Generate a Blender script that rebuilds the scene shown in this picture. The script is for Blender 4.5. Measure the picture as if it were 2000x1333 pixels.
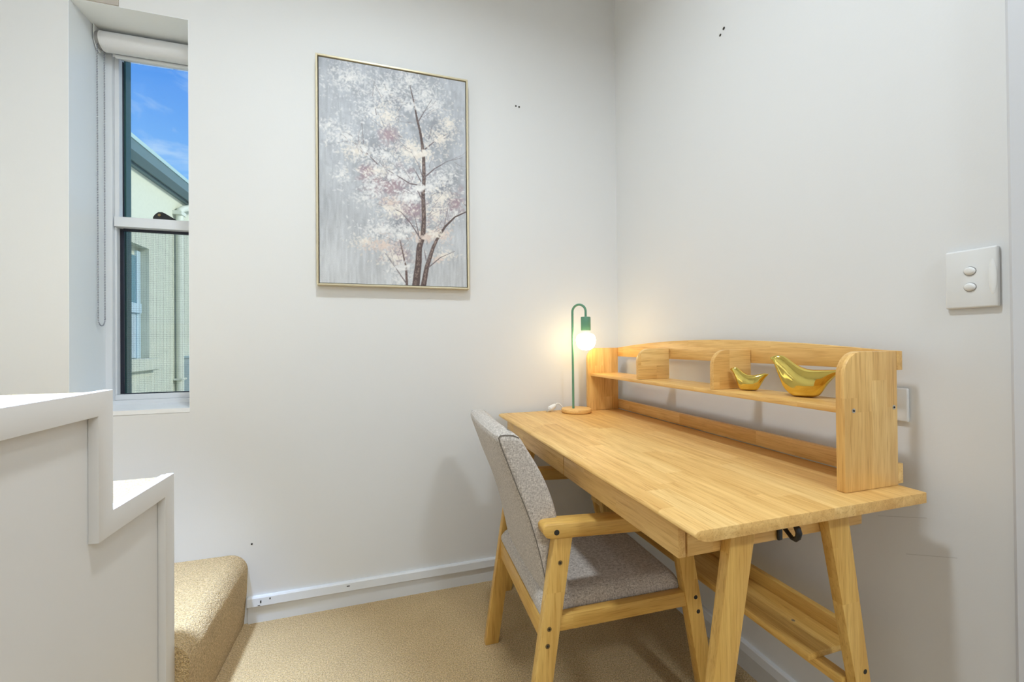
import bpy, bmesh, math, random
import numpy as np
from mathutils import Vector, Matrix

random.seed(7)
SC = bpy.context.scene
COL = SC.collection
for o in list(bpy.data.objects):
    bpy.data.objects.remove(o, do_unlink=True)

# ------------------------------------------------------------------ camera
# room corner = origin, back wall y = 0, right wall x = 0, floor z = 0
CAM = Vector((-1.1307, -1.8606, 1.08))
cd = bpy.data.cameras.new('camera')
cd.sensor_width = 36.0
cd.lens = 36.0 * 813.35 / 2000.0
cd.clip_start = 0.02
cam = bpy.data.objects.new('camera', cd)
COL.objects.link(cam)
yaw, pitch, roll = 0.296967, 0.006544, -0.008941
fw = Vector((math.sin(yaw) * math.cos(pitch), math.cos(yaw) * math.cos(pitch), math.sin(pitch)))
r0 = Vector((math.cos(yaw), -math.sin(yaw), 0))
u0 = r0.cross(fw)
rt = math.cos(roll) * r0 + math.sin(roll) * u0
up = -math.sin(roll) * r0 + math.cos(roll) * u0
M = Matrix(((rt.x, up.x, -fw.x, CAM.x), (rt.y, up.y, -fw.y, CAM.y), (rt.z, up.z, -fw.z, CAM.z), (0, 0, 0, 1)))
cam.matrix_world = M
SC.camera = cam

# ------------------------------------------------------------------ view
SC.view_settings.view_transform = 'Standard'
SC.view_settings.look = 'None'
SC.view_settings.gamma = 1.0
SC.view_settings.use_curve_mapping = False
SC.view_settings.exposure = 0.17

# ------------------------------------------------------------------ node helpers
class NT:
    def __init__(self, tree):
        self.t = tree
    def n(self, kind, **kw):
        nd = self.t.nodes.new(kind)
        for k, v in kw.items():
            setattr(nd, k, v)
        return nd
    def link(self, a, b):
        self.t.links.new(a, b)
    def put(self, sock, val):
        if hasattr(val, 'is_output') or isinstance(val, bpy.types.NodeSocket):
            self.t.links.new(val, sock)
        else:
            sock.default_value = val
    def math(self, op, a, b=0.0, c=None):
        nd = self.n('ShaderNodeMath', operation=op)
        self.put(nd.inputs[0], a)
        self.put(nd.inputs[1], b)
        if c is not None:
            self.put(nd.inputs[2], c)
        return nd.outputs[0]
    def mix(self, fac, a, b, blend='MIX'):
        nd = self.n('ShaderNodeMix', data_type='RGBA', blend_type=blend)
        self.put(nd.inputs[0], fac)
        self.put(nd.inputs[6], a if not isinstance(a, tuple) else (*a[:3], 1))
        self.put(nd.inputs[7], b if not isinstance(b, tuple) else (*b[:3], 1))
        return nd.outputs[2]
    def xyz(self, x, y, z):
        nd = self.n('ShaderNodeCombineXYZ')
        for i, v in enumerate((x, y, z)):
            self.put(nd.inputs[i], v)
        return nd.outputs[0]
    def noise(self, vec, scale, detail=3.0, rough=0.55, dist=0.0):
        nd = self.n('ShaderNodeTexNoise')
        if vec is not None:
            self.link(vec, nd.inputs['Vector'])
        nd.inputs['Scale'].default_value = scale
        nd.inputs['Detail'].default_value = detail
        nd.inputs['Roughness'].default_value = rough
        nd.inputs['Distortion'].default_value = dist
        return nd.outputs['Fac']
    def ramp(self, fac, stops):
        nd = self.n('ShaderNodeValToRGB')
        el = nd.color_ramp.elements
        while len(el) < len(stops):
            el.new(0.5)
        for e, (p, c) in zip(el, stops):
            e.position = p
            e.color = (*c[:3], 1) if not isinstance(c, (int, float)) else (c, c, c, 1)
        self.link(fac, nd.inputs[0])
        return nd.outputs[0]
    def bump(self, h, strength, dist):
        nd = self.n('ShaderNodeBump')
        nd.inputs['Strength'].default_value = strength
        nd.inputs['Distance'].default_value = dist
        self.link(h, nd.inputs['Height'])
        return nd.outputs[0]

def new_mat(name):
    m = bpy.data.materials.new(name)
    m.use_nodes = True
    nt = NT(m.node_tree)
    b = m.node_tree.nodes['Principled BSDF']
    return m, nt, b

# ------------------------------------------------------------------ world sky
w = bpy.data.worlds.new('sky')
SC.world = w
w.use_nodes = True
wn = NT(w.node_tree)
bg = w.node_tree.nodes['Background']
tc = wn.n('ShaderNodeTexCoord')
sp = wn.n('ShaderNodeSeparateXYZ')
wn.link(tc.outputs['Generated'], sp.inputs[0])
skyc = wn.ramp(sp.outputs['Z'], [(0.0, (0.95, 1.02, 1.08)), (0.12, (0.62, 0.84, 1.05)), (0.26, (0.25, 0.53, 0.98)), (0.45, (0.115, 0.335, 0.90)), (1.0, (0.05, 0.20, 0.70))])
mp = wn.n('ShaderNodeMapping')
mp.inputs['Scale'].default_value = (2.2, 2.2, 9.0)
wn.link(tc.outputs['Generated'], mp.inputs[0])
cl = wn.noise(mp.outputs[0], 1.7, 6.0, 0.6, 0.6)
clm = wn.ramp(cl, [(0.50, 0.0), (0.78, 0.75)])
skyc = wn.mix(clm, skyc, (0.85, 0.93, 1.0))
wn.link(skyc, bg.inputs[0])
bg.inputs[1].default_value = 1.0

# ------------------------------------------------------------------ lights
def area(name, loc, size, power, col, rot=(0, 0, 0), shape='DISK', spread=180):
    l = bpy.data.lights.new(name, 'AREA')
    l.shape = shape
    l.size = size
    l.energy = power
    l.color = col
    l.spread = math.radians(spread)
    o = bpy.data.objects.new(name, l)
    o.location = loc
    o.rotation_euler = rot
    COL.objects.link(o)
    return o
def sun(name, d, strength, ang, col):
    l = bpy.data.lights.new(name, 'SUN')
    l.energy = strength
    l.angle = math.radians(ang)
    l.color = col
    o = bpy.data.objects.new(name, l)
    o.rotation_euler = Vector(d).to_track_quat('Z', 'Y').to_euler()   # d = towards the sun
    o.location = (3, 2, 6)
    COL.objects.link(o)
sun('sun_light', (0.86, -0.22, 0.44), 2.6, 12, (1.0, 0.96, 0.88))
area('stair_downlight', (-2.05, -0.95, 2.86), 0.22, 2.5, (0.80, 0.90, 1.0))
area('stair_downlight.001', (-2.08, -0.84, 2.86), 0.20, 21, (0.50, 0.68, 1.0), spread=44)
area('room_downlight', (-1.15, -1.20, 2.86), 0.20, 18, (0.82, 0.92, 1.0), spread=162)
area('room_downlight.001', (-0.45, -3.45, 2.86), 0.30, 30, (0.82, 0.92, 1.0))

# ------------------------------------------------------------------ mesh helpers
class MB:
    def __init__(self):
        self.v = []
        self.f = []
        self.smooth = []
    def add(self, vs, fs, smooth=False):
        k = len(self.v)
        self.v += [tuple(p) for p in vs]
        self.f += [tuple(i + k for i in q) for q in fs]
        self.smooth += [smooth] * len(fs)
        return self
    def box(self, a, b):
        x0, x1 = sorted((a[0], b[0])); y0, y1 = sorted((a[1], b[1])); z0, z1 = sorted((a[2], b[2]))
        vs = [(x0, y0, z0), (x1, y0, z0), (x1, y1, z0), (x0, y1, z0), (x0, y0, z1), (x1, y0, z1), (x1, y1, z1), (x0, y1, z1)]
        return self.add(vs, [(0, 3, 2, 1), (4, 5, 6, 7), (0, 1, 5, 4), (1, 2, 6, 5), (2, 3, 7, 6), (3, 0, 4, 7)])
    def hexa(self, lo, hi):
        """two quads (4 points each, same order) joined into a solid"""
        vs = list(lo) + list(hi)
        return self.add(vs, [(0, 3, 2, 1), (4, 5, 6, 7), (0, 1, 5, 4), (1, 2, 6, 5), (2, 3, 7, 6), (3, 0, 4, 7)])
    def prism(self, poly, axis, t0, t1, smooth=False):
        """poly: 2-D points; axis 0: (y,z), 1: (x,z), 2: (x,y)"""
        def p3(p, t):
            return {0: (t, p[0], p[1]), 1: (p[0], t, p[1]), 2: (p[0], p[1], t)}[axis]
        n = len(poly)
        vs = [p3(p, t0) for p in poly] + [p3(p, t1) for p in poly]
        fs = [tuple(range(n))[::-1], tuple(range(n, 2 * n))]
        self.add(vs, fs, False)
        k = len(self.v) - 2 * n
        for i in range(n):
            j = (i + 1) % n
            self.f.append((k + i, k + j, k + n + j, k + n + i))
            self.smooth.append(smooth)
        return self
    def lathe(self, prof, c=(0, 0), seg=32, cap=True):
        """profile [(r,z)] round a vertical axis through c"""
        vs, fs = [], []
        for (r, z) in prof:
            for i in range(seg):
                a = 2 * math.pi * i / seg
                vs.append((c[0] + r * math.cos(a), c[1] + r * math.sin(a), z))
        for k in range(len(prof) - 1):
            for i in range(seg):
                j = (i + 1) % seg
                fs.append((k * seg + i, k * seg + j, (k + 1) * seg + j, (k + 1) * seg + i))
        if cap:
            fs.append(tuple(range(seg))[::-1])
            fs.append(tuple(range((len(prof) - 1) * seg, len(prof) * seg)))
        return self.add(vs, fs, True)
    def tube(self, pts, rad, seg=12, cap=True):
        pts = [Vector(p) for p in pts]
        rads = rad if isinstance(rad, (list, tuple)) else [rad] * len(pts)
        vs, fs = [], []
        prev = None
        for i, p in enumerate(pts):
            t = (pts[min(i + 1, len(pts) - 1)] - pts[max(i - 1, 0)]).normalized()
            if prev is None:
                s = t.orthogonal().normalized()
            else:
                s = (prev - t * prev.dot(t)).normalized()
            prev = s
            b = t.cross(s)
            for k in range(seg):
                a = 2 * math.pi * k / seg
                vs.append(p + (s * math.cos(a) + b * math.sin(a)) * rads[i])
        for i in range(len(pts) - 1):
            for k in range(seg):
                j = (k + 1) % seg
                fs.append((i * seg + k, i * seg + j, (i + 1) * seg + j, (i + 1) * seg + k))
        if cap:
            fs.append(tuple(range(seg))[::-1])
            fs.append(tuple(range((len(pts) - 1) * seg, len(pts) * seg)))
        return self.add(vs, fs, True)
    def ball(self, c, r, sub=2, sc=(1, 1, 1)):
        bm = bmesh.new()
        bmesh.ops.create_icosphere(bm, subdivisions=sub, radius=r)
        vs = [(c[0] + v.co.x * sc[0], c[1] + v.co.y * sc[1], c[2] + v.co.z * sc[2]) for v in bm.verts]
        fs = [tuple(v.index for v in f.verts) for f in bm.faces]
        bm.free()
        return self.add(vs, fs, True)
    def build(self, name, mat, parent=None, bevel=0.0, seg=2, allsmooth=None):
        me = bpy.data.meshes.new(name)
        me.from_pydata(self.v, [], self.f)
        bm = bmesh.new()
        bm.from_mesh(me)
        bmesh.ops.recalc_face_normals(bm, faces=bm.faces)
        if bevel > 0:
            es = [e for e in bm.edges if len(e.link_faces) == 2 and e.calc_face_angle(0) > 0.6]
            if es:
                bmesh.ops.bevel(bm, geom=es, offset=bevel, segments=seg, profile=0.5, affect='EDGES', clamp_overlap=True)
        bm.to_mesh(me)
        bm.free()
        if bevel > 0:
            sm = [True] * len(me.polygons)
        elif allsmooth is not None:
            sm = [allsmooth] * len(me.polygons)
        else:
            sm = self.smooth
        me.polygons.foreach_set('use_smooth', sm)
        if bevel > 0 or any(sm):
            try:
                me.set_sharp_from_angle(angle=math.radians(50 if bevel == 0 else 40))
            except Exception:
                pass
        if mat is not None:
            me.materials.append(mat)
        o = bpy.data.objects.new(name, me)
        COL.objects.link(o)
        if parent is not None:
            o.parent = parent
        return o

def box_obj(name, a, b, mat, parent=None, bevel=0.0, seg=2):
    return MB().box(a, b).build(name, mat, parent, bevel, seg)
def tag(o, label=None, cat=None, group=None, kind=None):
    if label: o['label'] = label
    if cat: o['category'] = cat
    if group: o['group'] = group
    if kind: o['kind'] = kind
    return o
def thing(name, label, cat, loc=(0, 0, 0), rz=0.0, kind=None, group=None):
    o = bpy.data.objects.new(name, None)
    o.empty_display_size = 0.05
    COL.objects.link(o)
    o.location = loc
    o.rotation_euler = (0, 0, rz)
    return tag(o, label, cat, group, kind)
def arc(cx, cy, r, a0, a1, n):
    return [(cx + r * math.cos(math.radians(a0 + (a1 - a0) * i / n)), cy + r * math.sin(math.radians(a0 + (a1 - a0) * i / n))) for i in range(n + 1)]
def lerp_tab(tab, x):
    if x <= tab[0][0]: return tab[0][1]
    for (a, p), (b, q) in zip(tab, tab[1:]):
        if x <= b:
            return p + (q - p) * (x - a) / (b - a)
    return tab[-1][1]

# ------------------------------------------------------------------ materials
def paint(name, col, rough=0.55, bump=0.04, var=0.02, scale=140.0):
    m, nt, b = new_mat(name)
    tc = nt.n('ShaderNodeTexCoord')
    v = tc.outputs['Object']
    big = nt.noise(v, 1.3, 3, 0.5)
    c = nt.mix(nt.math('MULTIPLY', big, var * 4), tuple(col), tuple(x * (1 - 2.2 * var) for x in col))
    nt.link(c, b.inputs['Base Color'])
    b.inputs['Roughness'].default_value = rough
    h = nt.noise(v, scale, 2, 0.6)
    nt.link(nt.bump(h, bump, 0.002), b.inputs['Normal'])
    return m

def wood(name, axis, tones, sw=0.045, sl=0.34, rough=0.36, seed=0.0):
    """finger-jointed rubberwood: staves of width sw and length sl along axis"""
    m, nt, b = new_mat(name)
    tc = nt.n('ShaderNodeTexCoord')
    s = nt.n('ShaderNodeSeparateXYZ')
    nt.link(tc.outputs['Object'], s.inputs[0])
    X = [s.outputs[0], s.outputs[1], s.outputs[2]]
    A = X[axis]
    B, C = [X[i] for i in range(3) if i != axis]
    rb = nt.math('FLOOR', nt.math('DIVIDE', nt.math('ADD', B, 5.013 + seed), sw))
    rc = nt.math('FLOOR', nt.math('DIVIDE', nt.math('ADD', C, 5.031), sw * 1.6))
    wn1 = nt.n('ShaderNodeTexWhiteNoise', noise_dimensions='3D')
    nt.link(nt.xyz(rb, rc, 1.7 + seed), wn1.inputs['Vector'])
    off = nt.math('MULTIPLY', wn1.outputs['Value'], sl * 3.1)
    blk = nt.math('FLOOR', nt.math('DIVIDE', nt.math('ADD', A, nt.math('ADD', off, 10.0)), sl))
    wn2 = nt.n('ShaderNodeTexWhiteNoise', noise_dimensions='3D')
    nt.link(nt.xyz(rb, rc, blk), wn2.inputs['Vector'])
    rnd = wn2.outputs['Value']
    col = nt.ramp(rnd, [(i / (len(tones) - 1), t) for i, t in enumerate(tones)])
    sh = nt.math('MULTIPLY', rnd, 37.0)
    gv = nt.xyz(nt.math('ADD', nt.math('MULTIPLY', A, 1.6), sh), nt.math('MULTIPLY', B, 26.0), nt.math('ADD', nt.math('MULTIPLY', C, 26.0), sh))
    g1 = nt.noise(gv, 2.0, 5, 0.62, 0.7)
    g1 = nt.ramp(g1, [(0.36, 0.0), (0.72, 1.0)])
    col = nt.mix(nt.math('MULTIPLY', g1, 0.72), col, (0.70, 0.55, 0.37), 'MULTIPLY')
    gv2 = nt.xyz(nt.math('ADD', nt.math('MULTIPLY', A, 14.0), sh), nt.math('MULTIPLY', B, 330.0), nt.math('MULTIPLY', C, 330.0))
    g2 = nt.noise(gv2, 1.0, 2, 0.5)
    g2r = nt.ramp(g2, [(0.52, 0.0), (0.75, 1.0)])
    col = nt.mix(nt.math('MULTIPLY', g2r, 0.62), col, (0.66, 0.50, 0.33), 'MULTIPLY')
    nt.link(col, b.inputs['Base Color'])
    b.inputs['Roughness'].default_value = rough
    b.inputs['Specular IOR Level'].default_value = 0.4
    nt.link(nt.bump(g2, 0.06, 0.0006), b.inputs['Normal'])
    return m

TONES = [(0.90, 0.585, 0.215), (0.84, 0.51, 0.170), (0.95, 0.655, 0.265), (0.89, 0.565, 0.20), (0.93, 0.615, 0.235), (0.86, 0.53, 0.18)]
TONES_LEG = [(0.86, 0.56, 0.165), (0.80, 0.495, 0.13), (0.91, 0.62, 0.20), (0.85, 0.54, 0.155)]
WX, WY, WZ = (wood('rubberwood_%s' % n, i, TONES, seed=0.1 * i) for i, n in enumerate('xyz'))
WTOP = wood('rubberwood_top', 1, TONES, sw=0.056, sl=0.36, rough=0.45)
LX, LY, LZ = (wood('rubberwood_frame_%s' % n, i, TONES_LEG, sw=0.055, sl=0.5, seed=0.3 + 0.1 * i) for i, n in enumerate('xyz'))

WALL = paint('white_wall_paint', (0.79, 0.79, 0.785), 0.6, 0.06, 0.012, 160)
CEIL = paint('ceiling_paint', (0.82, 0.82, 0.82), 0.7)
TRIM = paint('white_gloss_trim', (0.76, 0.77, 0.78), 0.38, 0.03, 0.012, 60)
STAIRW = paint('cream_stair_paint', (0.80, 0.775, 0.745), 0.45, 0.05, 0.02, 50)
TAN = paint('beige_wall_shadow', (0.50, 0.45, 0.40), 0.6)  # tone of the shadow painted on the wall above the window
SILLW = paint('white_sill_paint', (0.90, 0.91, 0.92), 0.35)
ALU = paint('white_aluminium', (0.80, 0.82, 0.85), 0.35, 0.0, 0.0)

def simple(name, col, rough=0.5, metal=0.0, spec=0.5, nscale=0, nvar=0.1, bump=0.0):
    m, nt, b = new_mat(name)
    if nscale:
        tc = nt.n('ShaderNodeTexCoord')
        f = nt.noise(tc.outputs['Object'], nscale, 3, 0.6)
        c = nt.mix(f, tuple(x * (1 - nvar) for x in col), tuple(min(1, x * (1 + nvar)) for x in col))
        nt.link(c, b.inputs['Base Color'])
        if bump:
            nt.link(nt.bump(f, bump, 0.003), b.inputs['Normal'])
    else:
        b.inputs['Base Color'].default_value = (*col, 1)
    b.inputs['Roughness'].default_value = rough
    b.inputs['Metallic'].default_value = metal
    b.inputs['Specular IOR Level'].default_value = spec
    return m

def carpet_mat(name, c0, c1):
    m, nt, b = new_mat(name)
    tc = nt.n('ShaderNodeTexCoord')
    v = tc.outputs['Object']
    f = nt.noise(v, 230, 3, 0.65)
    big = nt.noise(v, 6.0, 3, 0.55)
    c = nt.mix(nt.ramp(f, [(0.33, 0.0), (0.67, 1.0)]), c0, c1)
    c = nt.mix(nt.math('MULTIPLY', nt.ramp(big, [(0.4, 0.0), (0.65, 1.0)]), 0.16), c, (0.70, 0.65, 0.58), 'MULTIPLY')
    nt.link(c, b.inputs['Base Color'])
    b.inputs['Roughness'].default_value = 0.95
    b.inputs['Specular IOR Level'].default_value = 0.1
    b.inputs['Sheen Weight'].default_value = 0.25
    vo = nt.n('ShaderNodeTexVoronoi')
    vo.inputs['Scale'].default_value = 260
    nt.link(v, vo.inputs['Vector'])
    h = nt.math('SUBTRACT', f, nt.math('MULTIPLY', vo.outputs['Distance'], 0.8))
    nt.link(nt.bump(h, 0.9, 0.006), b.inputs['Normal'])
    return m
CARPET = carpet_mat('beige_carpet', (0.42, 0.255, 0.088), (0.90, 0.655, 0.34))

def fabric_mat(name, c0, c1):
    m, nt, b = new_mat(name)
    tc = nt.n('ShaderNodeTexCoord')
    mp = nt.n('ShaderNodeMapping')
    mp.inputs['Scale'].default_value = (1, 1, 0.35)
    nt.link(tc.outputs['Object'], mp.inputs[0])
    mp2 = nt.n('ShaderNodeMapping')
    mp2.inputs['Scale'].default_value = (0.3, 0.35, 1.2)
    nt.link(tc.outputs['Object'], mp2.inputs[0])
    f1 = nt.noise(mp.outputs[0], 420, 2, 0.6)
    f2 = nt.noise(mp2.outputs[0], 420, 2, 0.6)
    f = nt.math('ADD', nt.math('MULTIPLY', f1, 0.6), nt.math('MULTIPLY', f2, 0.5))
    c = nt.mix(nt.ramp(f, [(0.40, 0.0), (0.70, 1.0)]), c0, c1)
    nt.link(c, b.inputs['Base Color'])
    b.inputs['Roughness'].default_value = 0.9
    b.inputs['Specular IOR Level'].default_value = 0.15
    b.inputs['Sheen Weight'].default_value = 0.2
    nt.link(nt.bump(f, 0.5, 0.0015), b.inputs['Normal'])
    return m
FABRIC = fabric_mat('taupe_grey_fabric', (0.34, 0.295, 0.255), (0.78, 0.715, 0.65))
SEAMM = simple('dark_fabric_seam', (0.19, 0.165, 0.14), 0.9)

GREEN = simple('sage_green_metal', (0.12, 0.30, 0.19), 0.42)
BLACK = simple('black_gloss_metal', (0.012, 0.013, 0.015), 0.22)
DARK = simple('dark_recess', (0.03, 0.026, 0.02), 0.8)
BRASS = simple('brass_hardware', (0.30, 0.23, 0.12), 0.4, 0.9)
STEEL = simple('steel_hardware', (0.62, 0.63, 0.65), 0.28, 1.0)
GOLD = simple('polished_gold', (0.80, 0.62, 0.16), 0.09, 1.0)
WPLAST = simple('white_plastic', (0.80, 0.80, 0.79), 0.28)
WPLAST2 = simple('white_plastic_rocker', (0.86, 0.86, 0.85), 0.2)
SWGAP = simple('grey_gap', (0.32, 0.31, 0.30), 0.6)
BLINDF = simple('white_blind_fabric', (0.80, 0.80, 0.815), 0.7, nscale=300, nvar=0.02)
CHAINM = simple('grey_bead_chain', (0.36, 0.37, 0.41), 0.35, 0.6)
CHAMP = simple('champagne_frame', (0.66, 0.58, 0.40), 0.38, 0.25, nscale=30, nvar=0.08)
GREENFR = simple('dark_green_frame', (0.06, 0.14, 0.105), 0.4)
BLACKRUB = simple('black_rubber', (0.012, 0.015, 0.03), 0.5)
RENDERW = simple('pale_green_render', (0.63, 0.645, 0.53), 0.85, nscale=22, nvar=0.07, bump=0.4)
TEAL = simple('weathered_teal_metal', (0.11, 0.19, 0.22), 0.45, nscale=60, nvar=0.3)
TEALL = simple('teal_metal_lip', (0.42, 0.58, 0.56), 0.4)
PIPEM = simple('cream_downpipe', (0.66, 0.68, 0.58), 0.5)
BLUEW = simple('pale_blue_frame', (0.52, 0.66, 0.74), 0.5)
EXTGL = simple('dark_window_glass', (0.16, 0.30, 0.36), 0.08)
BOXM = simple('pale_blue_box', (0.50, 0.60, 0.66), 0.5, nscale=8, nvar=0.15)
GRASS = simple('ground_outside', (0.30, 0.33, 0.25), 0.95, nscale=3, nvar=0.2)

def glass_mat():
    m = bpy.data.materials.new('clear_glass')
    m.use_nodes = True
    t = m.node_tree
    t.nodes.clear()
    nt = NT(t)
    out = nt.n('ShaderNodeOutputMaterial')
    tr = nt.n('ShaderNodeBsdfTransparent')
    tr.inputs[0].default_value = (0.93, 0.97, 0.95, 1)
    gl = nt.n('ShaderNodeBsdfGlossy')
    gl.inputs['Roughness'].default_value = 0.02
    mx = nt.n('ShaderNodeMixShader')
    fr = nt.n('ShaderNodeFresnel')
    fr.inputs[0].default_value = 1.35
    nt.link(fr.outputs[0], mx.inputs[0])
    nt.link(tr.outputs[0], mx.inputs[1])
    nt.link(gl.outputs[0], mx.inputs[2])
    nt.link(mx.outputs[0], out.inputs[0])
    return m
GLASS = glass_mat()
def screen_mat():
    m = bpy.data.materials.new('insect_screen_mesh')
    m.use_nodes = True
    t = m.node_tree
    t.nodes.clear()
    nt = NT(t)
    out = nt.n('ShaderNodeOutputMaterial')
    tr = nt.n('ShaderNodeBsdfTransparent')
    df = nt.n('ShaderNodeBsdfDiffuse')
    df.inputs[0].default_value = (0.10, 0.11, 0.11, 1)
    tc = nt.n('ShaderNodeTexCoord')
    s = nt.n('ShaderNodeSeparateXYZ')
    nt.link(tc.outputs['Object'], s.inputs[0])
    def wires(x):
        fr = nt.math('FRACT', nt.math('MULTIPLY', x, 1 / 0.0042))
        return nt.math('LESS_THAN', fr, 0.16)
    k = nt.math('MAXIMUM', wires(s.outputs[0]), wires(s.outputs[2]))
    mx = nt.n('ShaderNodeMixShader')
    nt.link(k, mx.inputs[0])
    nt.link(tr.outputs[0], mx.inputs[1])
    nt.link(df.outputs[0], mx.inputs[2])
    nt.link(mx.outputs[0], out.inputs[0])
    return m
SCREEN = screen_mat()
def bulb_mat():
    m, nt, b = new_mat('warm_lit_bulb')
    b.inputs['Base Color'].default_value = (1, 0.95, 0.85, 1)
    b.inputs['Emission Color'].default_value = (1.0, 0.77, 0.43, 1)
    b.inputs['Emission Strength'].default_value = 15.0
    return m
BULB = bulb_mat()

# ------------------------------------------------------------------ room shell
WX0, WX1, WZ0, WZ1 = -2.195, -1.835, 0.847, 2.322
OB = 0.832          # window opening in the back wall
CH = 2.88
LEFT, FRONT = -2.65, -4.4
wb = MB()
wb.box((LEFT - 0.1, 0, -0.1), (WX0, 0.30, CH + 0.1))
wb.box((WX1, 0, -0.1), (0.1, 0.30, CH + 0.1))
wb.box((WX0, 0, -0.1), (WX1, 0.30, OB))
wb.box((WX0, 0, WZ1), (WX1, 0.30, CH + 0.1))
wall_back = tag(wb.build('wall_back', WALL), kind='structure')
wall_right = tag(box_obj('wall_right', (0, 0, -0.1), (0.1, FRONT, CH + 0.1), WALL), kind='structure')
tag(box_obj('wall_left', (LEFT - 0.1, 0, -0.1), (LEFT, FRONT, CH + 0.1), WALL), kind='structure')
tag(box_obj('wall_front', (LEFT - 0.1, FRONT, -0.1), (0.1, FRONT - 0.1, CH + 0.1), WALL), kind='structure')
tag(box_obj('ceiling', (LEFT, 0, CH), (0, FRONT, CH + 0.1), CEIL), kind='structure')
tag(box_obj('floor', (LEFT, 0, -0.1), (0, FRONT, 0), CARPET), kind='structure')

# nail holes left in the paint
def hole(parent, p, n, r):
    """small dark plug set in the wall at p, facing along n"""
    o = MB()
    q = Vector(p); d = Vector(n)
    o.tube([q + d * 0.0012, q - d * 0.004], r, 10)
    return o.build('nail_hole', DARK, parent)
hole(wall_right, (0, -0.690, 2.154), (-1, 0, 0), 0.0042)
hole(wall_right, (0, -0.706, 2.166), (-1, 0, 0), 0.0050)
hole(wall_back, (-0.532, 0, 2.200), (0, -1, 0), 0.0040)
hole(wall_back, (-0.516, 0, 2.198), (0, -1, 0), 0.0042)
hole(wall_back, (-1.632, 0, 0.306), (0, -1, 0), 0.0035)

SCUFF = simple('grey_scuff', (0.64, 0.635, 0.625), 0.7)
def scuff(p, q, h):
    MB().hexa([(-0.0004, p[0], p[1]), (-0.0004, q[0], q[1]), (-0.0004, q[0], q[1] + h), (-0.0004, p[0], p[1] + h)],
              [(0.0005, p[0], p[1]), (0.0005, q[0], q[1]), (0.0005, q[0], q[1] + h), (0.0005, p[0], p[1] + h)]).build('scuff_mark', SCUFF, wall_right)
scuff((-1.158, 0.658), (-1.252, 0.690), 0.0016)
scuff((-1.213, 0.593), (-1.302, 0.627), 0.0016)
# skirting boards: splayed upper half over a plain lower half
def skirting(name, prof, axis, t0, t1):
    o = MB().prism(prof, axis, t0, t1)
    return tag(o.build(name, TRIM), kind='structure')
skirting('baseboard_back', [(0, 0), (-0.0070, 0), (-0.0070, 0.066), (-0.0185, 0.069), (-0.0150, 0.098), (-0.011, 0.103), (0, 0.103)], 0, -1.645, -0.018)
skirting('baseboard_right', [(0, 0), (-0.0070, 0), (-0.0070, 0.066), (-0.0185, 0.069), (-0.0150, 0.093), (-0.011, 0.097), (0, 0.097)], 1, -0.0, -1.388)
# chips knocked out of the white paint
bb = bpy.data.objects['baseboard_back']
for (x, z, sx, sz) in ((-1.598, 0.084, 0.0022, 0.010), (-1.566, 0.091, 0.0020, 0.007), (-1.604, 0.072, 0.004, 0.0025), (-1.28, 0.088, 0.006, 0.003)):
    box_obj('paint_chip', (x - sx, -0.0192 + (z - 0.069) * 0.12, z - sz / 2), (x + sx, -0.0130, z + sz / 2), DARK, bb)
# door architrave at the end of the right wall
ar = MB().prism([(-1.389, 0.0), (-1.389, -0.012), (-1.395, -0.018), (-1.449, -0.018), (-1.455, -0.012), (-1.455, 0.0)], 2, 0, 2.14)
ar.v = [(p[1], p[0], p[2]) for p in ar.v]
tag(ar.build('trim_1', paint('grey_white_architrave', (0.68, 0.69, 0.72), 0.4)), kind='structure')
# wall shadow over the window, painted as a thin beige strip
tag(box_obj('wall_shadow_strip', (LEFT, -0.004, 2.324), (-2.049, 0, 2.45), TAN), kind='structure')

# ------------------------------------------------------------------ window
win = thing('window_1', None, None, (-2.015, 0.0, WZ0), kind='structure')
def wp(name, a, b, mat, parent=win, bevel=0.0015):
    L = win.location
    return box_obj(name, (a[0] - L.x, a[1] - L.y, a[2] - L.z), (b[0] - L.x, b[1] - L.y, b[2] - L.z), mat, parent, bevel, 1)
wp('sill', (WX0, -0.001, WZ0 - 0.014), (WX1, 0.200, WZ0 + 0.002), SILLW, bevel=0)
LINING = paint('white_gloss_lining', (0.90, 0.93, 0.95), 0.4, 0.0, 0.0)
wp('jamb_lining', (WX0, 0.0, WZ0 + 0.002), (WX0 + 0.0012, 0.198, WZ1 - 0.0012), LINING, bevel=0)
wp('jamb_lining', (WX1 - 0.0012, 0.0, WZ0 + 0.002), (WX1, 0.198, WZ1 - 0.0012), LINING, bevel=0)
wp('head_lining', (WX0, 0.0, WZ1 - 0.0012), (WX1, 0.198, WZ1), LINING, bevel=0)
wp('frame_rail', (WX0, 0.200, WZ0), (WX1, 0.245, 0.866), ALU)
wp('frame_head', (WX0, 0.200, 2.262), (WX1, 0.244, WZ1), ALU)
wp('frame_jamb', (WX0, 0.198, WZ0), (-2.170, 0.225, WZ1), ALU)
wp('frame_jamb', (WX1 - 0.03, 0.205, WZ0), (WX1, 0.30, WZ1), ALU)
wp('transom', (-2.165, 0.198, 1.566), (WX1, 0.250, 1.606), ALU)
wp('lower_sash', (-2.170, 0.212, 0.866), (WX1, 0.240, 0.888), ALU)
wp('sash_stile', (-2.170, 0.212, 0.888), (-2.163, 0.236, 1.566), ALU, win)
wp('sash_stile', (-2.170, 0.212, 1.606), (-2.154, 0.236, 2.256), ALU, win)
wp('glazing_gasket', (-2.166, 0.237, 1.606), (-2.1515, 0.243, 2.256), BLACKRUB)
wp('glazing_gasket', (-2.168, 0.236, 0.886), (-2.1515, 0.244, 1.566), BLACKRUB)
wp('glazing_gasket', (-2.150, 0.228, 1.556), (WX1, 0.244, 1.566), BLACKRUB)
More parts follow.
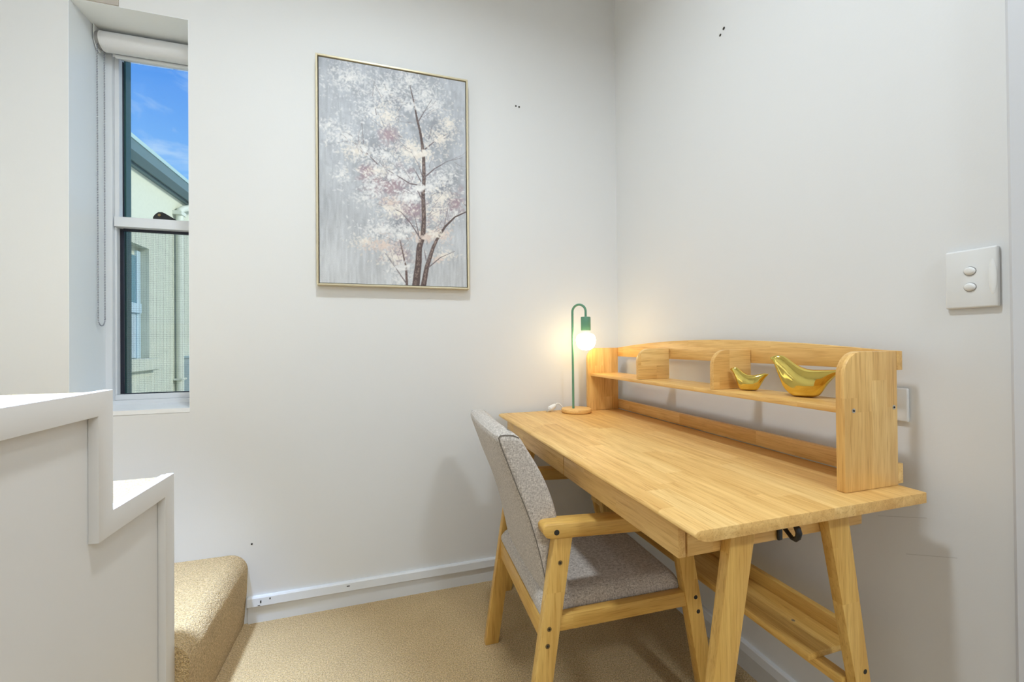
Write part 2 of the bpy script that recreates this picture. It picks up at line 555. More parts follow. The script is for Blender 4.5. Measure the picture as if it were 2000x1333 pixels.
wp('glazing_gasket', (-2.150, 0.228, 0.886), (WX1, 0.244, 0.891), BLACKRUB)
wp('pane', (-2.160, 0.245, 1.600), (WX1 - 0.004, 0.248, 2.262), GLASS, bevel=0)
wp('pane', (-2.160, 0.245, 0.884), (WX1 - 0.004, 0.248, 1.57), GLASS, bevel=0)
scr = MB().add([(-0.145, 0.262, 0.04), (0.176, 0.262, 0.04), (0.176, 0.262, 0.72), (-0.145, 0.262, 0.72)], [(0, 1, 2, 3)]).build('insect_screen', SCREEN, win)
wp('outer_bead', (-2.195, 0.270, 1.58), (-2.1795, 0.300, 2.30), ALU)
wp('outer_jamb', (-2.260, 0.301, 0.80), (-2.1745, 0.340, 2.34), GREENFR)
# black pivoting winder bracket standing on the transom
L = win.location
br = MB().prism([(-2.047 - L.x, 1.607 - L.z), (-1.955 - L.x, 1.607 - L.z), (-2.003 - L.x, 1.637 - L.z), (-2.015 - L.x, 1.643 - L.z), (-2.029 - L.x, 1.642 - L.z), (-2.040 - L.x, 1.632 - L.z), (-2.047 - L.x, 1.620 - L.z)], 1, 0.224, 0.240)
bro = br.build('winder_bracket', BLACK, win, 0.001, 1)
MB().tube([(-2.024 - L.x, 0.2245, 1.629 - L.z), (-2.024 - L.x, 0.2215, 1.629 - L.z)], 0.0055, 12).build('bracket_screw', BRASS, bro)
MB().tube([(-2.176 - L.x, 0.1985, 2.145 - L.z), (-2.176 - L.x, 0.2025, 2.145 - L.z)], 0.003, 10).build('frame_screw', DARK, win)

# ------------------------------------------------------------------ roller blind
rb = thing('roller_blind', 'white roller blind wound up under the window head with grey bead chain', 'blind', (-2.02, 0.135, 2.27))
def rbl(x, y, z): return (x + 2.02, y - 0.135, z - 2.27)
prof = [0.034] * 2
MB().tube([rbl(-2.166, 0.150, 2.275), rbl(WX1 - 0.012, 0.150, 2.275)], 0.036, 32).build('fabric_roll', BLINDF, rb)
MB().box(rbl(-2.160, 0.1835, 2.240), rbl(WX1 - 0.014, 0.1860, 2.278)).build('fabric_drop', BLINDF, rb)
MB().tube([rbl(-2.150, 0.186, 2.245), rbl(WX1 - 0.014, 0.186, 2.245)], [0.008, 0.008], 12).build('bottom_bar', ALU, rb)
brk = MB().prism([(0.120 - 0.135, 2.321 - 2.27), (0.182 - 0.135, 2.321 - 2.27), (0.184 - 0.135, 2.270 - 2.27), (0.160 - 0.135, 2.232 - 2.27), (0.140 - 0.135, 2.232 - 2.27), (0.122 - 0.135, 2.262 - 2.27)], 0, -2.190 + 2.02, -2.186 + 2.02)
brk.build('bracket', WPLAST, rb, 0.001, 1)
MB().tube([rbl(-2.186, 0.150, 2.275), rbl(-2.172, 0.150, 2.275)], [0.032, 0.032], 24).build('chain_wheel', SWGAP, rb)
MB().tube([rbl(-2.172, 0.150, 2.275), rbl(-2.166, 0.150, 2.275)], [0.037, 0.037], 24).build('end_cap', WPLAST, rb)
ch = MB()
pts = []
y0c, y1c, zb = 0.128, 0.172, 1.19
n = 170
for i in range(n):
    pts.append((y0c + 0.004 * i / n, 2.262 - (2.262 - zb) * i / n))
for i in range(13):
    a = math.pi * i / 12
    pts.append((0.152 - 0.020 * math.cos(a), zb - 0.026 * math.sin(a)))
for i in range(n):
    pts.append((y1c, zb + (2.262 - zb) * i / n))
for (yy, zz) in pts:
    ch.ball(rbl(-2.181, yy, zz), 0.0027, 1)
cho = ch.build('bead_chain', CHAINM, rb)
cho['kind'] = 'stuff'

# ------------------------------------------------------------------ house outside
XN = -4.5
nb = thing('neighbouring_house', 'pale green rendered house wall with teal eave gutter seen through the window', 'house', (XN, 6.2, -2.8))
def nbox(name, a, b, mat, parent=nb, bevel=0.0):
    f = lambda p: (p[0] - XN, p[1] - 6.2, p[2] + 2.8)
    return box_obj(name, f(a), f(b), mat, parent, bevel, 1)
# wall with the window recess left open (y 4.6..5.69, z 0.915..2.55)
m = MB()
f = lambda p: (p[0] - XN, p[1] - 6.2, p[2] + 2.8)
m.box(f((XN - 0.6, 2.6, -2.8)), f((XN, 4.6, 3.75)))
m.box(f((XN - 0.6, 5.69, -2.8)), f((XN, 9.6, 3.75)))
m.box(f((XN - 0.6, 4.6, -2.8)), f((XN, 5.69, 0.915)))
m.box(f((XN - 0.6, 4.6, 2.55)), f((XN, 5.69, 3.75)))
m.box(f((XN - 0.6, 4.6, 0.915)), f((XN - 0.13, 5.69, 2.55)))
m.build('wall', RENDERW, nb)
wf = nbox('window_frame', (XN - 0.13, 5.59, 0.915), (XN - 0.10, 5.685, 2.50), BLUEW)
nbox('window_pane', (XN - 0.13, 4.65, 1.72), (XN - 0.115, 5.59, 2.42), EXTGL, wf)
nbox('window_rail', (XN - 0.13, 4.65, 1.58), (XN - 0.07, 5.64, 1.72), BLUEW, wf)
nbox('window_apron', (XN - 0.13, 4.62, 0.92), (XN - 0.115, 5.59, 1.58), BOXM, wf)
nbox('window_sill', (XN - 0.05, 4.5, 0.735), (XN + 0.10, 5.78, 0.915), RENDERW, bevel=0.012)
# eave: lining board, soffit, gutter and its bright lip
nbox('eave_board', (XN, 2.6, 3.605), (XN + 0.06, 9.6, 3.80), TEAL)
nbox('soffit', (XN, 2.6, 3.80), (XN + 0.20, 9.6, 3.84), TEAL)
gut = MB().prism([(0.02 + 0.0, 3.66 + 2.8), (0.12, 3.62 + 2.8), (0.22, 3.68 + 2.8), (0.25, 3.80 + 2.8), (0.245, 3.85 + 2.8), (0.02, 3.85 + 2.8)], 1, 2.6 - 6.2, 9.6 - 6.2)
gut.build('gutter', TEAL, nb)
nbox('gutter_lip', (XN + 0.235, 2.6, 3.80), (XN + 0.262, 9.6, 3.855), TEALL)
nbox('roof_edge', (XN - 0.6, 2.6, 3.855), (XN + 0.20, 9.6, 3.90), TEAL)
MB().tube([f((XN + 0.07, 6.50, -2.8)), f((XN + 0.07, 6.50, 3.34)), f((XN + 0.074, 6.515, 3.39)), f((XN + 0.085, 6.57, 3.43)), f((XN + 0.20, 7.06, 3.66))], 0.052, 16).build('downpipe', PIPEM, nb)
nbox('pipe_clamp', (XN, 6.41, 0.52), (XN + 0.13, 6.59, 0.55), PIPEM)
nbox('pipe_clamp', (XN, 6.41, 3.30), (XN + 0.13, 6.59, 3.36), PIPEM)
mbx = thing('meter_box', 'pale blue service box fixed to the house wall beside the downpipe', 'box', (XN + 0.11, 6.95, 0.28))
box_obj('body', (-0.108, -0.17, 0), (0.09, 0.17, 0.60), BOXM, mbx, 0.006, 1)
box_obj('lid', (-0.108, -0.185, 0.60), (0.10, 0.185, 0.64), BLUEW, mbx, 0.004, 1)
box_obj('door', (0.09, -0.14, 0.04), (0.10, 0.14, 0.55), BLUEW, mbx, 0.003, 1)
tag(box_obj('ground_outside', (-16, 0.4, -3.0), (10, 20, -2.8), GRASS), kind='structure')

# ------------------------------------------------------------------ staircase
XP = -1.68
st = thing('staircase', 'white panelled staircase side with stepped capping trim and carpeted treads', 'staircase', (-2.15, -0.7, 0))
def s3(p): return (p[0] + 2.15, p[1] + 0.7, p[2])
outl = [(-0.506, 0.0), (-0.506, 0.737), (-0.771, 0.737), (-0.771, 0.991), (-1.062, 0.991), (-1.062, 1.245), (-1.36, 1.245)]
inner = [(-1.36, 1.195), (-1.109, 1.195), (-1.109, 0.941), (-0.818, 0.941), (-0.818, 0.687), (-0.553, 0.687), (-0.553, 0.0)]
MB().prism([(y + 0.7, z) for y, z in outl + inner], 0, XP - 0.018 + 2.15, XP + 2.15).build('capping_trim', STAIRW, st, 0.0015, 2)
MB().prism([(y + 0.7, z) for y, z in [(-0.508, 0.0), (-0.508, 0.735), (-0.773, 0.735), (-0.773, 0.989), (-1.064, 0.989), (-1.064, 1.243), (-1.36, 1.243), (-1.36, 0.0)]], 0, XP - 0.028 + 2.15, XP - 0.0182 + 2.15).build('side_panel', STAIRW, st)
def tread(name, x0, x1, yn, yb, z0, z1, r=0.028):
    pr = [(yb, z0), (yn - 0.012, z0), (yn - 0.012, z1 - 2 * r)] + [(yn - r + r * math.sin(math.radians(a)), z1 - r - r * math.cos(math.radians(a))) for a in range(10, 181, 17)] + [(yb, z1)]
    return MB().prism([(y + 0.7, z) for y, z in pr], 0, x0 + 2.15, x1 + 2.15, True).build(name, CARPET, st)
tread('carpeted_tread', LEFT + 0.002, XP - 0.0285, -0.506, -0.80, 0.40, 0.735)
tread('carpeted_tread', LEFT + 0.002, XP - 0.0285, -0.771, -1.09, 0.66, 0.989)
tread('carpeted_tread', LEFT + 0.002, XP - 0.0285, -1.062, -1.36, 0.92, 1.243)
# deep bottom step, nose rolled over towards the room
r = 0.062
pr = [(LEFT + 0.002, 0.0005), (-1.660, 0.0005), (-1.650, 0.12), (-1.646, 0.273 - r)] + [(-1.646 - r + r * math.cos(math.radians(a)), 0.273 - r + r * math.sin(math.radians(a))) for a in range(10, 91, 10)] + [(LEFT + 0.002, 0.275)]
MB().prism([(x + 2.15, z) for x, z in pr], 1, -0.5055 + 0.7, -0.0005 + 0.7, True).build('bottom_step', CARPET, st)
MB().box(s3((LEFT + 0.002, -0.50, 0.275)), s3((-2.12, -0.001, 0.505))).build('winder_step', CARPET, st, 0.03, 4)

# ------------------------------------------------------------------ framed painting
PX0, PX1, PZ0, PZ1 = -1.390, -0.768, 1.324, 2.261
pic = thing('framed_painting', 'framed canvas painting of a pale blossom tree on grey, champagne frame', 'painting', ((PX0 + PX1) / 2, 0, PZ0))
W2, PH = (PX1 - PX0) / 2, PZ1 - PZ0
fwid = 0.0075
box_obj('frame_side', (-W2, -0.036, 0), (-W2 + fwid, -0.002, PH), CHAMP, pic, 0.001, 1)
box_obj('frame_side', (W2 - fwid, -0.036, 0), (W2, -0.002, PH), CHAMP, pic, 0.001, 1)
box_obj('frame_top', (-W2 + fwid, -0.036, PH - fwid), (W2 - fwid, -0.002, PH), CHAMP, pic, 0.001, 1)
box_obj('frame_bottom', (-W2 + fwid, -0.036, 0), (W2 - fwid, -0.002, fwid), CHAMP, pic, 0.001, 1)
box_obj('backing', (-W2 + fwid, -0.008, fwid), (W2 - fwid, -0.002, PH - fwid), DARK, pic)

def paint_canvas(nx, ny):
    """oil-painting colours, linear RGB, row 0 = bottom"""
    rs = np.random.RandomState(11)
    ux, vy = np.meshgrid(np.linspace(0, 1, nx), np.linspace(1, 0, ny)[::-1])   # v: 0 bottom .. 1 top
    img = np.zeros((ny, nx, 3))
    def smooth_noise(cx, cy):
        g = rs.rand(cy + 2, cx + 2)
        x = ux * cx; y = vy * cy
        xi = np.minimum(x.astype(int), cx); yi = np.minimum(y.astype(int), cy)
        fx = x - xi; fy = y - yi
        fx = fx * fx * (3 - 2 * fx); fy = fy * fy * (3 - 2 * fy)
        return (g[yi, xi] * (1 - fx) + g[yi, xi + 1] * fx) * (1 - fy) + (g[yi + 1, xi] * (1 - fx) + g[yi + 1, xi + 1] * fx) * fy
    base_t = np.array([176, 180, 187.]); base_b = np.array([199, 201, 204.])
    t = np.clip(vy, 0, 1)[..., None]
    img[:] = base_b + (base_t - base_b) * t ** 0.8
    right = np.clip((ux - 0.72) / 0.28, 0, 1)[..., None]
    img += right * 16 * np.clip((vy - 0.55) * 2.5, 0, 1)[..., None]
    img += ((smooth_noise(60, 14) - .5) * 16 + (smooth_noise(130, 30) - .5) * 12 + (smooth_noise(7, 9) - .5) * 20)[..., None]
    low = np.clip((0.4 - vy) / 0.4, 0, 1)
    img += ((smooth_noise(90, 8) - .5) * 16 * low)[..., None]
    ZX, ZY = 941.0, 1333.0
    # zoomed-photo coordinates -> canvas u, v
    def uv(a, b):
        u = (a - 112) / (864 - 112)
        yt = 82 + 0.1702 * (a - 108); yb_ = 1230 + 0.0267 * (a - 118)
        return u, 1 - (b - yt) / (yb_ - yt)
    def stamp(u, v, rx, ry, col, al, ang=0.0):
        cx = u * (nx - 1); cy = v * (ny - 1)
        R = int(max(rx, ry) * 1.6) + 2
        x0, x1 = max(0, int(cx) - R), min(nx, int(cx) + R + 1)
        y0, y1 = max(0, int(cy) - R), min(ny, int(cy) + R + 1)
        if x0 >= x1 or y0 >= y1: return
        yy, xx = np.mgrid[y0:y1, x0:x1]
        dx, dy = xx - cx, yy - cy
        c, s = math.cos(ang), math.sin(ang)
        d = ((dx * c + dy * s) / rx) ** 2 + ((-dx * s + dy * c) / ry) ** 2
        k = (np.clip(1.35 - d, 0, 1) * al)[..., None]
        img[y0:y1, x0:x1] = img[y0:y1, x0:x1] * (1 - k) + np.array(col) * k
    K = nx / 752.0
    WHITE = [(230, 229, 228), (240, 238, 236), (220, 219, 220)]
    CREAM = [(235, 229, 220), (230, 222, 212), (240, 233, 225)]
    PEACH = [(226, 211, 201), (220, 202, 192)]
    MAUVE = [(168, 148, 154), (152, 130, 140), (184, 164, 168)]
    GREYD = [(140, 142, 150), (154, 156, 163)]
    # loose shadows behind the blossom
    def cloud(cx, cy, rx, ry, n, cols, size, al):
        for _ in range(n):
            a = rs.rand() * 2 * math.pi; q = min(abs(rs.randn()) * 0.62, 1.7)
            u, v = uv(cx + rx * q * math.cos(a), cy + ry * q * math.sin(a))
            s_ = size * (0.5 + rs.rand()) * K
            col = np.array(cols[rs.randint(len(cols))]) + (rs.rand() - .5) * 14
            stamp(u, v, s_ * (0.8 + rs.rand() * .8), s_ * 0.62, col, al, rs.rand() * math.pi)
    for (cx, cy, rx, ry) in ((470, 300, 330, 190), (430, 560, 240, 150), (690, 480, 150, 160), (470, 740, 190, 110), (740, 760, 120, 110), (520, 930, 170, 100)):
        cloud(cx, cy, rx, ry, 220, GREYD, 20, 0.16)
    for (cx, cy, rx, ry, n) in ((470, 740, 150, 90, 190), (450, 480, 60, 50, 60), (560, 860, 150, 70, 120), (810, 830, 60, 80, 60), (340, 670, 50, 50, 40), (500, 1090, 100, 60, 50)):
        cloud(cx, cy, rx, ry, n, MAUVE, 17, 0.30)
    blossoms = [
        (260, 190, 150, 90, 210, WHITE, 0.40), (430, 250, 150, 110, 260, WHITE, 0.42), (560, 200, 90, 80, 120, WHITE, 0.36),
        (640, 270, 90, 90, 150, WHITE, 0.42), (690, 330, 90, 80, 120, WHITE, 0.42), (380, 360, 120, 70, 150, WHITE, 0.40),
        (450, 390, 70, 90, 130, CREAM, 0.45), (160, 430, 60, 40, 50, WHITE, 0.38), (240, 490, 90, 60, 120, WHITE, 0.46),
        (290, 560, 80, 50, 100, CREAM, 0.44), (430, 580, 120, 70, 170, WHITE, 0.45), (560, 540, 80, 50, 120, CREAM, 0.48),
        (600, 580, 90, 40, 130, CREAM, 0.50), (720, 490, 100, 70, 160, CREAM, 0.42), (770, 420, 60, 60, 80, CREAM, 0.40),
        (220, 680, 40, 50, 50, WHITE, 0.42), (390, 660, 100, 40, 90, CREAM, 0.45), (370, 740, 80, 70, 110, WHITE, 0.48),
        (540, 690, 100, 40, 110, WHITE, 0.50), (640, 740, 90, 40, 130, WHITE, 0.50), (740, 700, 100, 60, 140, WHITE, 0.42),
        (560, 790, 110, 50, 140, WHITE, 0.48), (730, 800, 100, 60, 150, CREAM, 0.46), (460, 820, 60, 30, 60, PEACH, 0.40),
        (340, 800, 70, 40, 60, WHITE, 0.36), (500, 870, 100, 40, 100, CREAM, 0.42), (690, 880, 80, 60, 110, CREAM, 0.45),
        (420, 960, 120, 50, 150, WHITE, 0.48), (540, 960, 80, 40, 100, WHITE, 0.46), (640, 990, 70, 30, 90, PEACH, 0.48),
        (730, 980, 60, 40, 90, PEACH, 0.48), (330, 1020, 60, 30, 60, CREAM, 0.42), (420, 1040, 90, 40, 110, PEACH, 0.44),
        (480, 1100, 80, 50, 110, CREAM, 0.42), (740, 1090, 60, 30, 60, CREAM, 0.40), (500, 1160, 60, 40, 80, WHITE, 0.42),
        (520, 1210, 50, 30, 50, WHITE, 0.40), (800, 880, 40, 40, 40, WHITE, 0.4), (700, 1110, 40, 20, 30, PEACH, 0.45)]
    for (cx, cy, rx, ry, n, cols, al) in blossoms:
        cloud(cx, cy, rx * 1.1, ry * 1.1, int(n * 0.55), MAUVE if cols is PEACH else GREYD, 6.0, al * 0.42)
        cloud(cx, cy, rx * 1.15, ry * 1.15, int(n * 2.5), cols, 5.8, al * 1.1)
    # trunk and boughs
    def stroke(pts, col=(96, 78, 74), al=0.9):
        for (a, b, wa), (c, d, wb) in zip(pts, pts[1:]):
            L_ = math.hypot(c - a, d - b)
            k = max(2, int(L_ * K / 0.6))
            for i in range(k):
                q = i / k
                wd = (wa + (wb - wa) * q) * K / 2
                jx = (rs.rand() - .5) * 1.6
                u, v = uv(a + (c - a) * q + jx, b + (d - b) * q)
                t_ = rs.rand()
                cc = np.array(col) + (t_ - 0.5) * 26
                stamp(u, v, max(wd, 0.55), max(wd, 0.55), cc, al * (0.55 if wd < 1 else 0.8))
            # light bark flecks on the thick wood
            if wa > 15:
                for i in range(int(L_ * 0.35)):
                    q = rs.rand()
                    u, v = uv(a + (c - a) * q + (rs.rand() - .6) * wa * 0.5, b + (d - b) * q)
                    stamp(u, v, 0.8, 2.2, (164, 144, 134), 0.5)
    TR = (92, 76, 72)
    stroke([(585, 1250, 36), (600, 1140, 31), (606, 1050, 27), (626, 990, 24), (632, 900, 21), (628, 780, 19), (634, 700, 17), (633, 600, 16), (625, 520, 14), (615, 460, 12), (600, 400, 10), (585, 320, 7), (563, 225, 4)], TR)
    stroke([(625, 1250, 27), (645, 1150, 22), (680, 1050, 17), (700, 1010, 14), (745, 945, 11), (800, 895, 8), (866, 868, 6)], TR)
    stroke([(540, 1250, 13), (536, 1150, 10), (520, 1080, 7), (503, 1000, 4)], (110, 92, 88))
    thin = (116, 104, 106)
    for pts in ([(634, 695, 8), (690, 650, 6), (760, 612, 4), (845, 594, 3)], [(640, 550, 8), (690, 512, 5), (765, 470, 3)],
                [(605, 410, 7), (640, 355, 4), (680, 295, 3)], [(618, 715, 7), (590, 665, 5), (573, 640, 3)],
                [(625, 690, 6), (606, 630, 4), (555, 540, 3)], [(615, 735, 8), (560, 725, 7), (500, 690, 6), (443, 655, 4)],
                [(395, 628, 6), (330, 560, 5), (270, 515, 3)], [(325, 520, 4), (318, 420, 3)],
                [(610, 1000, 8), (560, 925, 6), (512, 870, 5), (455, 845, 5), (388, 830, 3)], [(604, 985, 6), (580, 880, 4)],
                [(650, 1125, 7), (672, 1050, 4)], [(642, 1115, 6), (632, 1060, 4)], [(655, 1150, 7), (720, 1100, 5), (800, 1068, 3)],
                [(535, 1230, 7), (490, 1165, 5), (430, 1080, 3)], [(620, 800, 9), (598, 760, 5)], [(740, 950, 5), (760, 850, 3)],
                [(500, 480, 5), (518, 490, 5)], [(385, 345, 5), (390, 378, 4)], [(430, 220, 3), (440, 250, 3)], [(660, 500, 4), (680, 430, 3)],
                [(866, 840, 5), (845, 822, 3)], [(560, 700, 4), (520, 640, 2)]):
        stroke(pts, thin, 0.75)
    # fine twigs running through the crown
    for (bx0, by0, dx0, dy0) in [(560, 330, -1, -.8), (600, 430, -1, -.5), (640, 380, 1, -.9), (700, 505, .8, -.7), (560, 560, -.8, -.8), (500, 690, -.9, -.5), (440, 655, -.6, -.9),
                                 (340, 570, -.7, -.7), (300, 540, -.2, -1), (420, 450, -.5, -.9), (380, 300, -.4, -1), (690, 650, .7, -.7), (760, 612, .9, -.3), (560, 780, -.9, -.4),
                                 (500, 860, -.9, -.5), (560, 925, -.3, -1), (720, 960, .5, -.9), (780, 905, .3, -1), (690, 1040, .2, -1), (470, 1130, -.6, -.8), (520, 1080, .4, -.9),
                                 (450, 720, -.9, .2), (640, 860, .9, -.6), (630, 930, .8, -.7), (660, 800, .9, -.5), (540, 1010, -.8, -.6), (480, 400, .5, -.8), (250, 500, -.8, -.5)]:
        for r_ in range(3):
            a_, b_ = bx0 + rs.randn() * 18, by0 + rs.randn() * 18
            p_ = [(a_, b_, 4.2)]
            dx_, dy_ = dx0 + rs.randn() * .35, dy0 + rs.randn() * .35
            for q_ in range(3):
                a_ += dx_ * (14 + 12 * rs.rand()); b_ += dy_ * (14 + 12 * rs.rand())
                dx_ += rs.randn() * .3; dy_ += rs.randn() * .3
                p_.append((a_, b_, 3.4 - q_ * .7))
            stroke(p_, (122, 110, 114), 0.55)
    # blossom painted over the boughs
    for (cx, cy, rx, ry, n, cols) in ((615, 575, 70, 25, 46, CREAM), (625, 745, 60, 25, 40, WHITE), (560, 800, 60, 25, 30, WHITE), (640, 1000, 45, 18, 26, PEACH),
                                      (700, 985, 40, 25, 22, CREAM), (470, 690, 60, 25, 22, WHITE), (330, 560, 50, 25, 20, WHITE), (560, 335, 60, 30, 26, WHITE),
                                      (720, 500, 60, 25, 20, CREAM), (500, 1000, 50, 25, 22, WHITE), (520, 1150, 40, 25, 18, WHITE), (460, 850, 50, 20, 16, CREAM)):
        cloud(cx, cy, rx, ry, n, cols, 9, 0.75)
    img += (rs.rand(ny, nx)[..., None] - .5) * 9
    s = np.clip(img / 255, 0, 1)
    return np.where(s <= 0.04045, s / 12.92, ((s + 0.055) / 1.055) ** 2.4)

nx, ny = 300, 452
cx0, cx1, cz0, cz1 = -W2 + fwid + 0.0035, W2 - fwid - 0.0035, fwid + 0.0025, PH - fwid - 0.0035
gx, gz = np.meshgrid(np.linspace(cx0, cx1, nx), np.linspace(cz0, cz1, ny))
lin = paint_canvas(nx, ny)
relief = (lin.mean(axis=2) - 0.5) * 0.0012
co = np.stack([gx, -0.031 - relief, gz], axis=-1).reshape(-1, 3)
idx = np.arange(nx * ny).reshape(ny, nx)
quads = np.stack([idx[:-1, :-1], idx[:-1, 1:], idx[1:, 1:], idx[1:, :-1]], axis=-1).reshape(-1, 4)
me = bpy.data.meshes.new('canvas')
me.from_pydata(co.tolist(), [], quads.tolist())
at = me.color_attributes.new('paint', 'FLOAT_COLOR', 'POINT')
at.data.foreach_set('color', np.concatenate([lin.reshape(-1, 3), np.ones((nx * ny, 1))], axis=1).astype(np.float32).ravel())
mc, ntc, bc = new_mat('oil_paint')
va = ntc.n('ShaderNodeVertexColor', layer_name='paint')
ntc.link(va.outputs['Color'], bc.inputs['Base Color'])
bc.inputs['Roughness'].default_value = 0.6
me.materials.append(mc)
cv = bpy.data.objects.new('canvas', me)
COL.objects.link(cv)
cv.parent = pic
box_obj('canvas_edge', (cx0, -0.0300, cz0), (cx1, -0.0085, cz1), paint('canvas_edge', (0.55, 0.55, 0.56)), pic)

# ------------------------------------------------------------------ light switch
sw = thing('light_switch', 'white plastic wall plate with two oval rocker switches', 'switch', (0, -1.3335, 1.143))
pl = MB().box((-0.0105, -0.0395, 0), (-0.0005, 0.0395, 0.118)).build('plate', WPLAST, sw, 0.004, 3)
for zc in (0.074, 0.042):
    g = MB()
    g.lathe([(0.0105, 0.0), (0.0105, 0.0006)], seg=28)
    g.v = [(-0.0105 - p[2], p[0] * 0.92, zc + p[1] * 0.86) for p in g.v]
    go = g.build('rocker_surround', SWGAP, sw)
    q = MB()
    q.lathe([(0.0092, 0.0), (0.0092, 0.002), (0.0082, 0.0036), (0.0055, 0.0046), (0.0004, 0.005)], seg=28)
    q.v = [(-0.0110 - p[2] - (p[1] * 0.12), p[0] * 0.92, zc + p[1] * 0.86) for p in q.v]
    q.build('rocker', WPLAST2, sw)

# power point low on the same wall, mostly behind the hutch
po = thing('power_outlet', 'white wall power outlet half hidden behind the hutch side panel', 'outlet', (0, -1.167, 0.895))
MB().box((-0.0085, -0.058, 0), (-0.0005, 0.058, 0.076)).build('plate', WPLAST, po, 0.003, 3)
for yc in (-0.030, 0.030):
    box_obj('rocker', (-0.0105, yc - 0.005, 0.052), (-0.0087, yc + 0.005, 0.067), WPLAST2, po, 0.0006, 1)
    for (dy, dz) in ((-0.007, 0.030), (0.007, 0.030), (0.0, 0.017)):
        box_obj('socket_slot', (-0.0089, yc + dy - 0.001, dz - 0.004), (-0.0086, yc + dy + 0.001, dz + 0.004), DARK, po)
gr_ = MB().ball((-0.0098, -0.0325, 0.0585), 1.0, 3, (0.0026, 0.0062, 0.036))
gr_.build('finger_grip', WPLAST2, sw)

# ------------------------------------------------------------------ desk
DX0, DX1, DY0, DY1 = -0.640, -0.062, -1.286, -0.042
DZ = 0.765
desk = thing('writing_desk', 'light rubberwood writing desk with splayed legs and two slim drawers', 'desk', (-0.35, -0.664, 0))
def d3(x, y, z): return (x + 0.35, y + 0.664, z)
def dbox(name, a, b, mat, bevel=0.0015, parent=desk):
    return box_obj(name, d3(*a), d3(*b), mat, parent, bevel, 2)
# top with a full round over the front edge, slightly bowed under-bevel
tp = [(DX1, DZ - 0.022), (DX1, DZ)]
tp += [(DX0 + 0.012, DZ), (DX0 + 0.005, DZ - 0.0015), (DX0 + 0.001, DZ - 0.005), (DX0, DZ - 0.010), (DX0 + 0.006, DZ - 0.0150), (DX0 + 0.020, DZ - 0.0200), (DX0 + 0.034, DZ - 0.022)]
top = MB().prism([(x + 0.35, z) for x, z in tp], 1, DY0 + 0.664, DY1 + 0.664).build('desktop', WTOP, desk, 0.0012, 2)
# drawers and aprons
DB = 0.685
for (ya, yb) in ((-1.220, -0.7130), (-0.7090, -0.202)):
    dbox('drawer', (-0.621, ya, DB), (-0.605, yb, DZ - 0.0225), WY, 0.0012)
dbox('front_filler', (-0.619, -0.199, DB), (-0.605, -0.108, DZ - 0.0225), WY)
for (ya, yb) in ((-1.220, -1.200), (-0.128, -0.108)):
    dbox('side_apron', (-0.6010, ya, DB), (-0.150, yb, DZ - 0.0225), WX)
dbox('back_apron', (-0.170, -1.199, DB), (-0.151, -0.129, DZ - 0.0225), WY)
dbox('drawer_bottom', (-0.604, -1.198, DB + 0.010), (-0.172, -0.130, DB + 0.016), WY)
# splayed tapered legs: (x left, x right) at the top and at the floor
def leg(xt0, xt1, xb0, xb1, ya, yb, tb):
    mid = (ya + yb) / 2; h = abs(yb - ya) / 2
    zt = DZ - 0.0225
    lo = [d3(xb0, mid - h * tb, 0), d3(xb1, mid - h * tb, 0), d3(xb1, mid + h * tb, 0), d3(xb0, mid + h * tb, 0)]
    hi = [d3(xt0, ya, zt), d3(xt1, ya, zt), d3(xt1, yb, zt), d3(xt0, yb, zt)]
    return MB().hexa(lo, hi).build('leg', LZ, desk, 0.002, 2)
for (ya, yb) in ((-1.2425, -1.2205), (-0.1075, -0.0855)):
    leg(-0.519, -0.4615, -0.643, -0.606, ya, yb, 0.95)
    leg(-0.285, -0.2260, -0.128, -0.103, ya, yb, 0.95)
def plug(parent, p, n, r, mat=DARK, name='bolt_hole', deep=0.006, proud=0.0006):
    q = Vector(p); d = Vector(n).normalized()
    return MB().tube([q + d * proud, q - d * deep], r, 14).build(name, mat, parent)
plug(desk, d3(-0.181, -1.2420, 0.392), (0, -1, 0), 0.0052)
# footrest: back stretcher, plank and rail
dbox('foot_rail', (-0.216, -1.2200, 0.350), (-0.190, -0.108, 0.371), LY)
dbox('foot_plank', (-0.238, -1.165, 0.3715), (-0.110, -0.163, 0.386), LY)
dbox('back_stretcher', (-0.1095, -1.150, 0.360), (-0.092, -0.178, 0.420), LY)
plug(desk, d3(-0.165, -1.07, 0.386), (0, 0, 1), 0.004, STEEL, 'plank_screw')
# black coat hook under the near end
hk = []
hook_pts = [(-0.385, -1.222, 0.719), (-0.385, -1.232, 0.717), (-0.385, -1.241, 0.709), (-0.385, -1.250, 0.702), (-0.385, -1.257, 0.702), (-0.385, -1.262, 0.708), (-0.385, -1.264, 0.717), (-0.385, -1.261, 0.725), (-0.385, -1.256, 0.730)]
hm = MB().tube([d3(*p) for p in hook_pts], [0.0048, 0.0046, 0.0040, 0.0042, 0.0048, 0.0052, 0.0058, 0.0060, 0.0045], 12)
hm.ball(d3(-0.385, -1.2555, 0.7305), 0.0062, 2)
hooko = hm.build('coat_hook', BLACK, desk)
MB().box(d3(-0.391, -1.2265, 0.686), d3(-0.379, -1.2205, 0.722)).build('hook_plate', BLACK, hooko, 0.003, 3)

